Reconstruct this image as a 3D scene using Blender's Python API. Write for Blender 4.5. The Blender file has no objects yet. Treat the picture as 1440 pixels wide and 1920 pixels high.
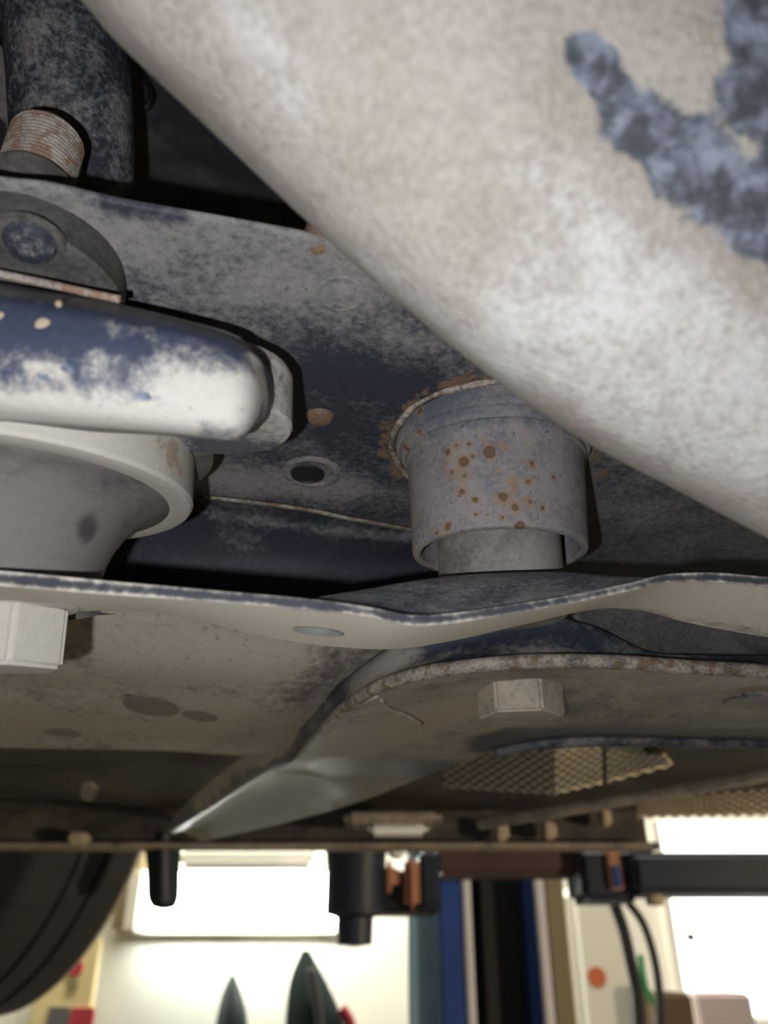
import bpy, bmesh, math, random
from mathutils import Vector, Matrix
random.seed(7)
scene = bpy.context.scene
COL = scene.collection

# ------------------------------------------------------------------ camera, world, lights, exposure
CZ = 1.5                                   # the lens is held 1.5 m above the garage floor, under a car on a lift
TH = math.radians(29); CO, SI = math.cos(TH), math.sin(TH); FPX = 1500.0
cd = bpy.data.cameras.new('camera'); cam = bpy.data.objects.new('camera', cd); COL.objects.link(cam)
cam.location = (0, 0, CZ); cam.rotation_euler = (math.pi/2 + TH, 0, 0)
cd.sensor_fit = 'VERTICAL'; cd.sensor_height = 36.0; cd.lens = 36.0*FPX/1920.0
cd.clip_start = 0.01; cd.clip_end = 60
cd.dof.use_dof = True; cd.dof.focus_distance = 0.285; cd.dof.aperture_fstop = 9.5
scene.camera = cam

w = bpy.data.worlds.new('garage_air'); scene.world = w; w.use_nodes = True
w.node_tree.nodes['Background'].inputs[0].default_value = (1.0, 0.86, 0.68, 1)
w.node_tree.nodes['Background'].inputs[1].default_value = 0.012

def light(name, kind, loc, power, color, size=0.01, rot=None, sizey=None):
    l = bpy.data.lights.new(name, kind); l.energy = power; l.color = color
    if kind == 'AREA':
        l.size = size
        if sizey: l.shape = 'RECTANGLE'; l.size_y = sizey
    else: l.shadow_soft_size = size
    o = bpy.data.objects.new(name, l); COL.objects.link(o); o.location = loc
    if rot: o.rotation_euler = rot
    return o
# the phone's own lamp, two centimetres left of and a little under the lens
light('phone_lamp', 'POINT', (-0.021, 0.003, CZ-0.009), 3.6, (0.90, 0.945, 1.0), 0.0022)
# unseen warm spot added off to the right to brighten the lift column
sp_ = light('column_spot_fill', 'SPOT', (2.3, -0.5, 1.15), 170, (1.0, 0.84, 0.62), 0.05)
sp_.data.spot_size = math.radians(46); sp_.data.spot_blend = 0.6
sp_.rotation_euler = (Vector((0.25, 1.75, 1.62))-Vector((2.3, -0.5, 1.15))).to_track_quat('-Z', 'Y').to_euler()
# unseen area fills added for wall and column; warm garage lamp behind the camera
light('wall_fill_rear', 'AREA', (-0.4, 2.9, 3.4), 95, (1.0, 0.96, 0.84), 1.8, (0.5, 0, 0), 0.3)
light('column_fill_top', 'AREA', (0.7, 1.62, 3.4), 22, (1.0, 0.95, 0.86), 0.9, (0.25, 0, 0), 0.3)
light('ceiling_lamp_side', 'AREA', (-1.9, -0.9, 2.2), 5, (1.0, 0.80, 0.55), 0.8, (0, math.radians(-55), math.radians(30)), 0.4)
vs = scene.view_settings
vs.view_transform = 'Standard'; vs.look = 'None'; vs.exposure = 0.0; vs.gamma = 1.0; vs.use_curve_mapping = False

# ------------------------------------------------------------------ helpers: sight lines to places
def _ray(px, py):
    x = (px-720.0)/FPX; y = (960.0-py)/FPX
    return Vector((x, CO-y*SI, SI+y*CO))
O = Vector((0, 0, CZ))
def p(px, py, d): return O + _ray(px, py)*d               # at depth d
def h(px, py, z): r = _ray(px, py); return O + r*(z/r.z)   # on the level z above the lens
def v(px, py, Y): r = _ray(px, py); return O + r*(Y/r.y)   # at horizontal distance Y

def catmull(pts, n):
    m = len(pts)
    if m == 1: return [pts[0].copy() for _ in range(n)]
    L = [0]
    for i in range(1, m): L.append(L[-1]+max((pts[i]-pts[i-1]).length, 1e-6))
    out = []
    for k in range(n):
        t = L[-1]*k/(n-1); i = 0
        while i < m-2 and L[i+1] < t: i += 1
        u = (t-L[i])/(L[i+1]-L[i])
        p1, p2 = pts[i], pts[i+1]; p0 = pts[i-1] if i else p1*2-p2; p3 = pts[i+2] if i+2 < m else p2*2-p1
        out.append(0.5*((2*p1)+(p2-p0)*u+(2*p0-5*p1+4*p2-p3)*u*u+(3*p1-p0-3*p2+p3)*u**3))
    return out

def ext(pts, a=0.0, b=0.0):
    out = list(pts)
    if a: out = [pts[0]+(pts[0]-pts[1]).normalized()*a]+out
    if b: out = out+[pts[-1]+(pts[-1]-pts[-2]).normalized()*b]
    return out

def paint(me, attrs):
    """surface marks and some painted light and shade, stored on the mesh: capsules (a, b, radius, value) in real space"""
    from mathutils.bvhtree import BVHTree
    bv = BVHTree.FromPolygons([q.co for q in me.vertices], [tuple(f.vertices) for f in me.polygons])
    def snap(q):                      # marks lie on the surface itself
        hit = bv.ray_cast(O, (q-O).normalized())
        return hit[0] if hit[0] is not None else q
    for name, caps in attrs.items():
        caps = [(snap(a), snap(b), r, val) for a, b, r, val in caps]
        at = me.attributes.new(name, 'FLOAT', 'POINT'); vals = []
        for vx in me.vertices:
            co = vx.co; hi = lo = 0.0
            for a, b, r, val in caps:
                ab = b-a; l2 = ab.length_squared
                t = 0 if l2 < 1e-12 else max(0, min(1, (co-a).dot(ab)/l2))
                f = 1-(co-(a+ab*t)).length/r
                if f > 0:
                    f = f*f*(3-2*f)*val
                    hi = max(hi, f); lo = min(lo, f)
            vals.append(hi+lo)
        at.data.foreach_set('value', vals)

def link(name, me, mat, parent=None, smooth=True, attrs=None):
    if attrs: paint(me, attrs)
    o = bpy.data.objects.new(name, me); COL.objects.link(o)
    if mat: me.materials.append(mat)
    if smooth: me.shade_smooth()
    if parent: o.parent = parent
    return o
def rebase(o, parent):
    """parts are modelled in world space; keep them there under their Empty"""
    o.parent = parent; o.matrix_parent_inverse = Matrix.Translation(-parent.location)
def thing(name, label, cat, loc, group=None):
    o = bpy.data.objects.new(name, None); COL.objects.link(o); o.location = loc
    o.empty_display_size = 0.02
    o['label'] = label; o['category'] = cat
    if group: o['group'] = group
    return o
def tag(o, label, cat, group=None):
    o['label'] = label; o['category'] = cat
    if group: o['group'] = group
    return o
def part(o, parent, label=None):
    rebase(o, parent)
    if label: o['label'] = label
    return o
def struct(o):
    o['kind'] = 'structure'; return o

def loft(name, rows, mat, n=60, m=4, smooth_across=True, closed=False, thick=0, bevel=0, attrs=None, caps=False, sub=0, offset=-1):
    R = [catmull(r, n) for r in rows]
    if smooth_across:
        if closed: R2 = R+[R[0]]
        else: R2 = R
        colsn = (len(R2)-1)*m+1
        G = [[None]*n for _ in range(colsn)]
        for j in range(n):
            col = [r[j] for r in R2]
            if closed:
                cc = catmull([R[-1][j]]+col+[R[1][j]], (len(R2)+1)*m+1)
                cc = catmull(col, colsn)
            else: cc = catmull(col, colsn)
            for i in range(colsn): G[i][j] = cc[i]
        if closed: G = G[:-1]
    else:
        G = []
        R2 = R+[R[0]] if closed else R
        for i in range(len(R2)-1):
            for k in range(m): G.append([R2[i][j].lerp(R2[i+1][j], k/m) for j in range(n)])
        if not closed: G.append(R2[-1])
    verts = [q for r in G for q in r]; faces = []
    K = len(G)
    for i in range(K if closed else K-1):
        for j in range(n-1):
            a = i*n+j; b = ((i+1) % K)*n+j
            faces.append((a, a+1, b+1, b))
    if caps and closed:
        faces.append(tuple(i*n for i in range(K))); faces.append(tuple(i*n+n-1 for i in range(K))[::-1])
    me = bpy.data.meshes.new(name); me.from_pydata(verts, [], faces)
    bm = bmesh.new(); bm.from_mesh(me); bmesh.ops.recalc_face_normals(bm, faces=bm.faces)
    if not closed:                       # shell: normals toward the lens side, thickness grows away from it
        s = sum(f.normal.dot(O-f.calc_center_median()) for f in bm.faces)
        if s < 0: bmesh.ops.reverse_faces(bm, faces=bm.faces)
    bm.to_mesh(me); bm.free()
    o = link(name, me, mat, attrs=attrs)
    if thick:
        md = o.modifiers.new('thickness', 'SOLIDIFY'); md.thickness = thick; md.offset = offset
    if bevel:
        md = o.modifiers.new('edge', 'BEVEL'); md.width = bevel; md.segments = 2; md.limit_method = 'ANGLE'; md.angle_limit = math.radians(40)
    if not smooth_across or thick:
        me.set_sharp_from_angle(angle=math.radians(35)) if not thick else None
    return o

def lathe(name, base, axis, prof, mat, seg=96, attrs=None, sharp=35):
    """prof: (s, r) along axis from base; axis unit vector"""
    axis = axis.normalized(); e1 = Vector((1, 0, 0)); e1 = (e1-axis*e1.dot(axis)).normalized(); e2 = axis.cross(e1)
    verts, faces = [], []
    for s, r in prof:
        for k in range(seg):
            a = 2*math.pi*k/seg
            verts.append(base+axis*s+(e1*math.cos(a)+e2*math.sin(a))*max(r, 1e-5))
    for i in range(len(prof)-1):
        for k in range(seg):
            a = i*seg+k; b = i*seg+(k+1) % seg
            faces.append((a, b, b+seg, a+seg))
    me = bpy.data.meshes.new(name); me.from_pydata(verts, [], faces)
    bm = bmesh.new(); bm.from_mesh(me); bmesh.ops.remove_doubles(bm, verts=bm.verts, dist=2e-5)
    bmesh.ops.recalc_face_normals(bm, faces=bm.faces); bm.to_mesh(me); bm.free()
    o = link(name, me, mat, attrs=attrs); me.set_sharp_from_angle(angle=math.radians(sharp))
    return o

def dense(prof, step):
    out = [prof[0]]
    for a, b in zip(prof, prof[1:]):
        k = max(1, int(math.hypot(b[0]-a[0], b[1]-a[1])/step))
        for i in range(1, k+1): out.append((a[0]+(b[0]-a[0])*i/k, a[1]+(b[1]-a[1])*i/k))
    return out

def tube(name, pts, r, mat, n=40, seg=14, attrs=None, radii=None):
    C = catmull(pts, n); verts, faces = [], []
    prev = Vector((0.3, 0.2, 1)).normalized()
    for i, c in enumerate(C):
        t = (C[min(i+1, n-1)]-C[max(i-1, 0)]).normalized()
        x = (prev-t*prev.dot(t)).normalized(); prev = x; y = t.cross(x)
        rr = r if radii is None else radii[0]+(radii[1]-radii[0])*i/(n-1)
        for k in range(seg):
            a = 2*math.pi*k/seg; verts.append(c+(x*math.cos(a)+y*math.sin(a))*rr)
    for i in range(n-1):
        for k in range(seg):
            a = i*seg+k; b = i*seg+(k+1) % seg
            faces.append((a, b, b+seg, a+seg))
    faces.append(tuple(range(seg))[::-1]); faces.append(tuple((n-1)*seg+k for k in range(seg)))
    me = bpy.data.meshes.new(name); me.from_pydata(verts, [], faces)
    return link(name, me, mat, attrs=attrs)

def box(name, lo, hi, mat, bevel=0.0, rotz=0.0, piv=None):
    bm = bmesh.new(); bmesh.ops.create_cube(bm, size=1)
    for q in bm.verts: q.co = Vector([lo[i]+(hi[i]-lo[i])*(q.co[i]+0.5) for i in range(3)])
    if bevel: bmesh.ops.bevel(bm, geom=bm.edges[:], offset=bevel, segments=3, affect='EDGES')
    if rotz: bmesh.ops.rotate(bm, cent=piv, matrix=Matrix.Rotation(rotz, 3, 'Z'), verts=bm.verts)
    me = bpy.data.meshes.new(name); bm.to_mesh(me); bm.free()
    return link(name, me, mat, smooth=False)
def wbox(name, x0, y0, x1, y1, Y, depth, mat, bevel=0.0):
    """upright box whose front face, at distance Y, spans the given sight lines"""
    ym = (y0+y1)/2; xa = v(x0, ym, Y).x; xb = v(x1, ym, Y).x; zt = v((x0+x1)/2, y0, Y).z; zb = v((x0+x1)/2, y1, Y).z
    return box(name, (xa, Y, zb), (xb, Y+depth, zt), mat, bevel)

def hexprism(name, base, axis, r, height, mat, rot=0.0, bev=0.0012, attrs=None):
    axis = axis.normalized(); e1 = Vector((1, 0, 0)); e1 = (e1-axis*e1.dot(axis)).normalized(); e2 = axis.cross(e1)
    bm = bmesh.new(); A, B = [], []
    for k in range(6):
        a = rot+math.pi*k/3; q = base+(e1*math.cos(a)+e2*math.sin(a))*r
        A.append(bm.verts.new(q)); B.append(bm.verts.new(q+axis*height))
    bm.faces.new(A); bm.faces.new(B)
    for k in range(6): bm.faces.new((A[k], A[(k+1) % 6], B[(k+1) % 6], B[k]))
    bmesh.ops.recalc_face_normals(bm, faces=bm.faces)
    bmesh.ops.bevel(bm, geom=bm.edges[:], offset=bev, segments=3, affect='EDGES')
    me = bpy.data.meshes.new(name); bm.to_mesh(me); bm.free()
    o = link(name, me, mat, attrs=attrs); me.set_sharp_from_angle(angle=math.radians(30))
    return o

def surf(o, px, py):
    from mathutils.bvhtree import BVHTree
    me = o.data; bv = BVHTree.FromPolygons([q.co for q in me.vertices], [tuple(f.vertices) for f in me.polygons])
    c, nn, _, _ = bv.ray_cast(O, _ray(px, py).normalized())
    return c, (nn if nn.dot(O-c) > 0 else -nn)

# ------------------------------------------------------------------ materials
def plain(name, col, rough=0.6, metal=0.0, emit=0.0, ecol=None, noise=0.0, nscale=8.0, spec=0.4):
    m = bpy.data.materials.new(name); m.use_nodes = True; N = m.node_tree.nodes; L = m.node_tree.links
    b = N['Principled BSDF']; b.inputs['Base Color'].default_value = (*col, 1); b.inputs['Roughness'].default_value = rough
    b.inputs['Metallic'].default_value = metal; b.inputs['Specular IOR Level'].default_value = spec
    if emit:
        b.inputs['Emission Color'].default_value = (*(ecol or col), 1); b.inputs['Emission Strength'].default_value = emit
    if noise:
        tc = N.new('ShaderNodeTexCoord'); t = N.new('ShaderNodeTexNoise'); t.inputs['Scale'].default_value = nscale; t.inputs['Detail'].default_value = 5
        L.new(tc.outputs['Object'], t.inputs['Vector'])
        mx = N.new('ShaderNodeMix'); mx.data_type = 'RGBA'
        mx.inputs['A'].default_value = (*[c*(1-noise) for c in col], 1); mx.inputs['B'].default_value = (*[min(1, c*(1+noise)) for c in col], 1)
        L.new(t.outputs['Fac'], mx.inputs['Factor']); L.new(mx.outputs['Result'], b.inputs['Base Color'])
    return m

def dusty(name, paintc, dustc, base=0.5, amp=0.9, scale=45.0, rustc=(0.14, 0.085, 0.046), rust=-0.6, rscale=120.0,
          fine=0.25, bump=0.25, bscale=700.0, rough=0.75, soft=0.28, dust2=None, wearc=(0.05, 0.06, 0.08), speck=0.3, spec=0.25, ramp=1.0, spots=0.0):
    """painted steel under road dust: paint -> dust by noise + 'dust', rust by noise + 'rust', bare patches by 'wear'"""
    m = bpy.data.materials.new(name); m.use_nodes = True; N = m.node_tree.nodes; L = m.node_tree.links
    b = N['Principled BSDF']; b.inputs['Specular IOR Level'].default_value = spec
    tc = N.new('ShaderNodeTexCoord'); V = tc.outputs['Object']
    def noise(s, det=6, rg=0.6, dist=0.0):
        t = N.new('ShaderNodeTexNoise'); t.inputs['Scale'].default_value = s; t.inputs['Detail'].default_value = det
        t.inputs['Roughness'].default_value = rg; t.inputs['Distortion'].default_value = dist; L.new(V, t.inputs['Vector']); return t.outputs['Fac']
    def math_(op, a, b_, c=None):
        t = N.new('ShaderNodeMath'); t.operation = op
        for i, q in enumerate((a, b_) if c is None else (a, b_, c)):
            if isinstance(q, (int, float)): t.inputs[i].default_value = q
            else: L.new(q, t.inputs[i])
        return t.outputs[0]
    def attr(n):
        t = N.new('ShaderNodeAttribute'); t.attribute_name = n; return t.outputs['Fac']
    def step(x, lo, hi):
        t = N.new('ShaderNodeMapRange'); t.interpolation_type = 'SMOOTHSTEP'; L.new(x, t.inputs['Value'])
        t.inputs['From Min'].default_value = lo; t.inputs['From Max'].default_value = hi; return t.outputs['Result']
    def mix(f, a, b_):
        t = N.new('ShaderNodeMix'); t.data_type = 'RGBA'; L.new(f, t.inputs['Factor'])
        for k, q in (('A', a), ('B', b_)):
            if isinstance(q, tuple): t.inputs[k].default_value = (*q, 1)
            else: L.new(q, t.inputs[k])
        return t.outputs['Result']
    n1 = noise(scale, 8, 0.66, 0.5); n2 = noise(scale*9, 5, 0.7); n3 = noise(bscale, 3, 0.7)
    x = math_('MULTIPLY_ADD', math_('SUBTRACT', n1, 0.5), amp*2.0, base)
    x = math_('MULTIPLY_ADD', math_('SUBTRACT', n2, 0.5), fine*2.4, x)
    x = math_('ADD', x, attr('dust'))
    fd = step(x, 0.5-soft*ramp, 0.5+soft*ramp)
    d_lo = tuple(c*0.82 for c in dustc); d_hi = tuple(min(1, c*1.14) for c in dustc)
    dcol = mix(n2, d_lo, d_hi)
    if dust2: dcol = mix(step(math_('MULTIPLY_ADD', math_('SUBTRACT', n1, 0.5), 0.35, attr('pale')), 0.1, 0.8), dcol, dust2)
    p_lo = tuple(c*0.7 for c in paintc); p_hi = tuple(c*1.35 for c in paintc)
    col = mix(fd, mix(n2, p_lo, p_hi), dcol)
    # bare / worn patches, and the painted crease shade
    fw = step(math_('MULTIPLY_ADD', math_('SUBTRACT', noise(scale*1.7, 8, 0.72, 0.5), 0.5), 1.9, attr('wear_shade')), 0.38, 0.72)
    col = mix(fw, col, mix(step(noise(scale*3, 5, 0.7), 0.38, 0.68), tuple(c*0.55 for c in wearc), tuple(c*2.6 for c in wearc)))
    # rust blooms
    nr = noise(rscale, 5, 0.6)
    r = math_('ADD', math_('MULTIPLY_ADD', math_('SUBTRACT', nr, 0.5), 3.2, rust), attr('rust'))
    fr = step(r, 0.1, 0.45)
    col = mix(math_('MULTIPLY', fr, 0.85), col, mix(n2, tuple(c*0.55 for c in rustc), tuple(c*1.4 for c in rustc)))
    if spots:                          # round rust spots, thickest where 'rust' is high
        vo = N.new('ShaderNodeTexVoronoi'); vo.inputs['Scale'].default_value = spots; L.new(V, vo.inputs['Vector'])
        sx = N.new('ShaderNodeSeparateColor'); L.new(vo.outputs['Color'], sx.inputs['Color'])
        rad = math_('MULTIPLY', math_('MAXIMUM', math_('SUBTRACT', math_('ADD', sx.outputs['Red'], math_('MULTIPLY', attr('rust'), 0.75)), 0.80), 0.0), 1.15)
        dd = math_('MULTIPLY_ADD', math_('SUBTRACT', n2, 0.5), 0.25, vo.outputs['Distance'])
        halo = math_('MULTIPLY', step(math_('SUBTRACT', math_('MULTIPLY', rad, 1.5), dd), 0.0, 0.16), 0.55)
        core = math_('MULTIPLY', step(math_('SUBTRACT', math_('MULTIPLY', rad, 0.8), dd), 0.0, 0.08), 0.85)
        col = mix(halo, col, tuple(c*1.25 for c in rustc)); col = mix(core, col, tuple(c*0.5 for c in rustc))
    # pits
    ns = noise(bscale*0.55, 2, 0.5)
    fs = math_('MULTIPLY', step(ns, 0.66, 0.76), speck)
    col = mix(fs, col, (0.012, 0.012, 0.014))
    L.new(col, b.inputs['Base Color'])
    rg = N.new('ShaderNodeMapRange'); L.new(fd, rg.inputs['Value']); rg.inputs['To Min'].default_value = rough-0.22; rg.inputs['To Max'].default_value = min(0.95, rough+0.12)
    L.new(rg.outputs['Result'], b.inputs['Roughness'])
    hgt = math_('ADD', math_('MULTIPLY', n3, 0.35), math_('ADD', math_('MULTIPLY', n2, 0.6), math_('MULTIPLY', fr, 0.25)))
    bp = N.new('ShaderNodeBump'); bp.inputs['Strength'].default_value = bump; bp.inputs['Distance'].default_value = 0.0012
    L.new(hgt, bp.inputs['Height']); L.new(bp.outputs['Normal'], b.inputs['Normal'])
    return m

DUST = (0.30, 0.255, 0.215); TAN = (0.33, 0.265, 0.19); CREAM = (0.56, 0.51, 0.44); NAVY = (0.022, 0.025, 0.034)
M = {}
M['arm'] = dusty('dusty_arm', (0.175, 0.148, 0.122), (0.250, 0.221, 0.190), base=0.6, amp=0.7, scale=60, rust=-1.1, fine=0.6, bump=0.75, bscale=300, soft=.45, dust2=(0.318, 0.305, 0.285), wearc=(0.055, 0.060, 0.072), speck=0.1, rough=0.8)
M['panel'] = dusty('panel_navy_dust', NAVY, (0.190, 0.171, 0.161), base=0.34, amp=0.5, scale=38, rust=-0.80, rscale=130, soft=.42, fine=0.42, bump=0.22, bscale=900, speck=0.55, rough=0.82)
M['sleeve'] = dusty('sleeve_dust_rust', (0.075, 0.08, 0.095), (0.20, 0.172, 0.16), base=0.62, amp=0.5, scale=60, rust=-0.95, rscale=180, spots=215, rustc=(0.165, 0.098, 0.050), fine=0.25, bump=0.35, bscale=800, speck=0.6, rough=0.8)
M['rubber'] = dusty('rubber_dust', (0.045, 0.041, 0.038), (0.125, 0.11, 0.100), base=0.55, amp=0.5, scale=45, rust=-1.5, fine=0.12, bump=0.10, speck=0.15, rough=0.8)
M['cream'] = dusty('cream_dust', (0.05, 0.06, 0.09), (0.36, 0.325, 0.275), base=1.0, amp=0.35, scale=60, rust=-0.75, rustc=(0.27, 0.20, 0.125), fine=0.15, bump=0.18, speck=0.1, rough=0.85)
M['clamp'] = dusty('clamp_navy_cream', (0.034, 0.042, 0.066), (0.36, 0.33, 0.29), base=0.30, amp=0.75, scale=50, rust=-0.95, rustc=(0.35, 0.2, 0.08), fine=0.35, bump=0.3, speck=0.35, rough=0.6, soft=0.32, spec=0.4)
M['bracket'] = dusty('bracket_cream_navy', (0.035, 0.037, 0.044), (0.50, 0.44, 0.36), base=1.0, amp=0.6, scale=55, rust=-0.9, fine=0.25, bump=0.2, speck=0.15, rough=0.75, wearc=(0.08, 0.09, 0.11))
M['seat'] = dusty('seat_grey', (0.04, 0.045, 0.06), (0.185, 0.175, 0.17), base=0.5, amp=0.5, scale=60, rust=-0.9, fine=0.4, bump=0.25, speck=0.4)
M['rail'] = dusty('rail_tan', (0.03, 0.033, 0.045), (0.36, 0.29, 0.215), base=0.62, amp=0.6, scale=30, rust=-0.95, fine=0.25, bump=0.2, bscale=500, speck=0.3, rough=.64, spec=.4)
M['railface'] = dusty('rail_face', (0.028, 0.034, 0.05), (0.24, 0.21, 0.18), base=0.42, amp=0.7, scale=32, rust=-0.62, fine=0.3, bump=0.25, speck=0.4)
M['rustedge'] = dusty('rust_edge', (0.08, 0.07, 0.065), (0.32, 0.265, 0.21), base=0.55, amp=0.8, scale=80, rust=0.12, rscale=170, fine=0.4, bump=0.5, speck=0.7)
M['cross'] = dusty('crossmember_tan', (0.16, 0.135, 0.11), (0.47, 0.40, 0.31), base=0.72, amp=0.6, scale=22, rust=-0.8, fine=0.5, bump=0.9, bscale=500, speck=0.55, rough=0.85, wearc=(0.11, 0.10, 0.095))
M['pipe'] = dusty('pipe_navy', NAVY, (0.21, 0.19, 0.18), base=0.30, amp=0.6, scale=45, rust=-0.7, fine=0.45, bump=0.35, bscale=700, speck=0.6)
M['stud'] = dusty('stud_rust', (0.17, 0.14, 0.12), (0.33, 0.28, 0.235), base=0.5, amp=0.6, scale=90, rust=0.22, rscale=150, rustc=(0.175, 0.098, 0.058), fine=0.4, bump=0.4)
M['bush'] = dusty('bush_grey', (0.08, 0.07, 0.062), (0.19, 0.17, 0.152), base=0.5, amp=0.5, scale=50, rust=-1.5, fine=0.2, bump=0.15, speck=0.3)
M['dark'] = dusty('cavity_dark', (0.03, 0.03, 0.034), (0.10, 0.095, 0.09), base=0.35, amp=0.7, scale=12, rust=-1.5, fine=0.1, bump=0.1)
M['pan'] = dusty('floor_pan', (0.035, 0.03, 0.025), (0.12, 0.095, 0.07), base=0.4, amp=0.6, scale=10, rust=-1.5, fine=0.1, bump=0.1)
M['shield'] = plain('shield_foil_lit', (0.72, 0.60, 0.40), 0.5, 0.2, noise=0.25, nscale=25)  # colour raised to paint the lit patch into the foil
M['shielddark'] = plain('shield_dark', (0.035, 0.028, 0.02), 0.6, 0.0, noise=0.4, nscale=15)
M['shieldshaded'] = plain('shield_shaded', (0.17, 0.14, 0.10), 0.55, 0.1, noise=0.4, nscale=15)  # same foil with its shade painted into a darker colour
M['rustlump'] = dusty('rust_lump', (0.10, 0.06, 0.035), (0.17, 0.115, 0.075), base=0.5, amp=0.8, scale=120, rust=0.0, fine=0.4, bump=0.5)
M['blister'] = plain('blister_tan', (0.27, 0.21, 0.14), 0.8, noise=0.3, nscale=400)
M['cap'] = dusty('cap_rubber', (0.04, 0.037, 0.035), (0.095, 0.085, 0.078), base=0.5, amp=0.5, scale=60, rust=-1.5, fine=0.3, bump=0.15, speck=0.3)
M['dent'] = dusty('dent_brown', (0.15, 0.125, 0.10), (0.27, 0.225, 0.175), base=0.5, amp=0.6, scale=40, rust=-1.5, fine=0.35, bump=0.4, bscale=500, speck=0.4)
M['white'] = plain('wall_white', (0.78, 0.75, 0.66), 0.8, noise=0.04, nscale=3)
M['tanwall'] = plain('trim_tan', (0.26, 0.20, 0.11), 0.8)
M['concrete'] = plain('concrete', (0.13, 0.115, 0.09), 0.85, noise=0.25, nscale=6)
M['tyre'] = plain('tyre_black', (0.03, 0.028, 0.027), 0.8, noise=0.4, nscale=30)
M['tyredust'] = plain('tyre_dust', (0.33, 0.28, 0.23), 0.9, noise=0.3, nscale=30)
M['rim'] = plain('rim_grey', (0.12, 0.12, 0.12), 0.6, 0.3)
M['lamp'] = plain('lamp_diffuser', (1, 1, 1), 0.5, emit=55.0, ecol=(0.94, 1.0, 0.93))
M['lampbody'] = plain('lamp_body', (0.62, 0.58, 0.47), 0.6)
M['daylight'] = plain('window_daylight', (1, 1, 1), 0.5, emit=3.5, ecol=(1.0, 0.985, 0.94))
M['blue'] = plain('lift_blue', (0.016, 0.05, 0.21), 0.4, noise=0.3, nscale=5)
M['paleblue'] = plain('lift_pale', (0.22, 0.36, 0.44), 0.35, noise=0.2, nscale=5)
M['black'] = plain('black_steel', (0.008, 0.008, 0.009), 0.6)
M['steel'] = plain('bare_steel_edge', (0.62, 0.58, 0.58), 0.5)
M['brown'] = plain('lift_arm_brown', (0.075, 0.04, 0.03), 0.6, noise=0.6, nscale=9)
M['navybeam'] = plain('beam_navy', (0.012, 0.017, 0.03), 0.5, noise=0.5, nscale=7)
M['copper'] = plain('pad_copper', (0.38, 0.17, 0.09), 0.6, noise=0.4, nscale=20)
M['ball'] = plain('white_ball', (0.85, 0.83, 0.80), 0.4)
M['jacket'] = plain('jacket_green_black', (0.016, 0.03, 0.029), 0.85, noise=0.5, nscale=6)
M['jacketgrey'] = plain('jacket_grey', (0.10, 0.095, 0.10), 0.85)
M['red'] = plain('red_cloth', (0.36, 0.03, 0.045), 0.8)
M['yellow'] = plain('poster_yellow', (0.62, 0.52, 0.27), 0.8)
M['olive'] = plain('olive_paint', (0.20, 0.17, 0.09), 0.7)
M['greenwire'] = plain('green_wire', (0.03, 0.25, 0.06), 0.5)
M['orange'] = plain('orange_mark', (0.55, 0.14, 0.05), 0.6)
M['carton'] = plain('brown_carton', (0.11, 0.075, 0.04), 0.85)
M['pink'] = plain('pale_pink', (0.62, 0.50, 0.48), 0.8)
M['plug'] = plain('tan_clip', (0.42, 0.33, 0.22), 0.7)

# ------------------------------------------------------------------ garage
WY = 3.5
struct(box('floor', (-3.5, -2.2, -0.05), (3.5, WY, 0), M['concrete']))
struct(box('wall_back', (-3.5, WY, 0), (3.5, WY+0.1, 3.6), M['white']))
struct(box('wall_left', (-3.6, -2.2, 0), (-3.5, WY, 3.6), M['white']))
struct(box('wall_right', (3.5, -2.2, 0), (3.6, WY, 3.6), M['white']))
struct(box('ceiling', (-3.5, -2.2, 3.6), (3.5, WY, 3.7), M['white']))
struct(wbox('trim_1', 222, 1560, 284, 1742, WY-0.06, 0.06, M['tanwall']))

# ------------------------------------------------------------------ near suspension arm, upper right
EDGE = [(40,-95),(150,0),(215,75),(400,250),(575,415),(750,570),(930,715),(1100,830),(1250,910),(1440,1010),(1580,1080)]
NX, NY = 0.64, -0.768
ADEP = [(-1,.19),(0,.181),(14,.173),(45,.165),(110,.157),(220,.150),(420,.143),(650,.140),(900,.141),(1250,.150)]
def da(off):
    for (a, x), (b, y) in zip(ADEP, ADEP[1:]):
        if off <= b: return x+(y-x)*max(0, (off-a))/(b-a)
    return .15
def ap(px, py): return p(px, py, da((px-150)*.617-py*.787)*(1.0+0.10*(px-400)/1000))
def arow(off, d):
    k = min(1.0, off/500.0)
    return [p(x+off*NX, y+off*NY, d*(1.0+0.10*(x-400)/1000)) for x, y in EDGE]
rows = [arow(o_, d_) for o_, d_ in ADEP[1:]] + [arow(1260, .17), arow(900, .185), arow(400, .196), arow(120, .197), arow(20, .192)]
rows = [ext(r, .05, .09) for r in rows]
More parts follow.
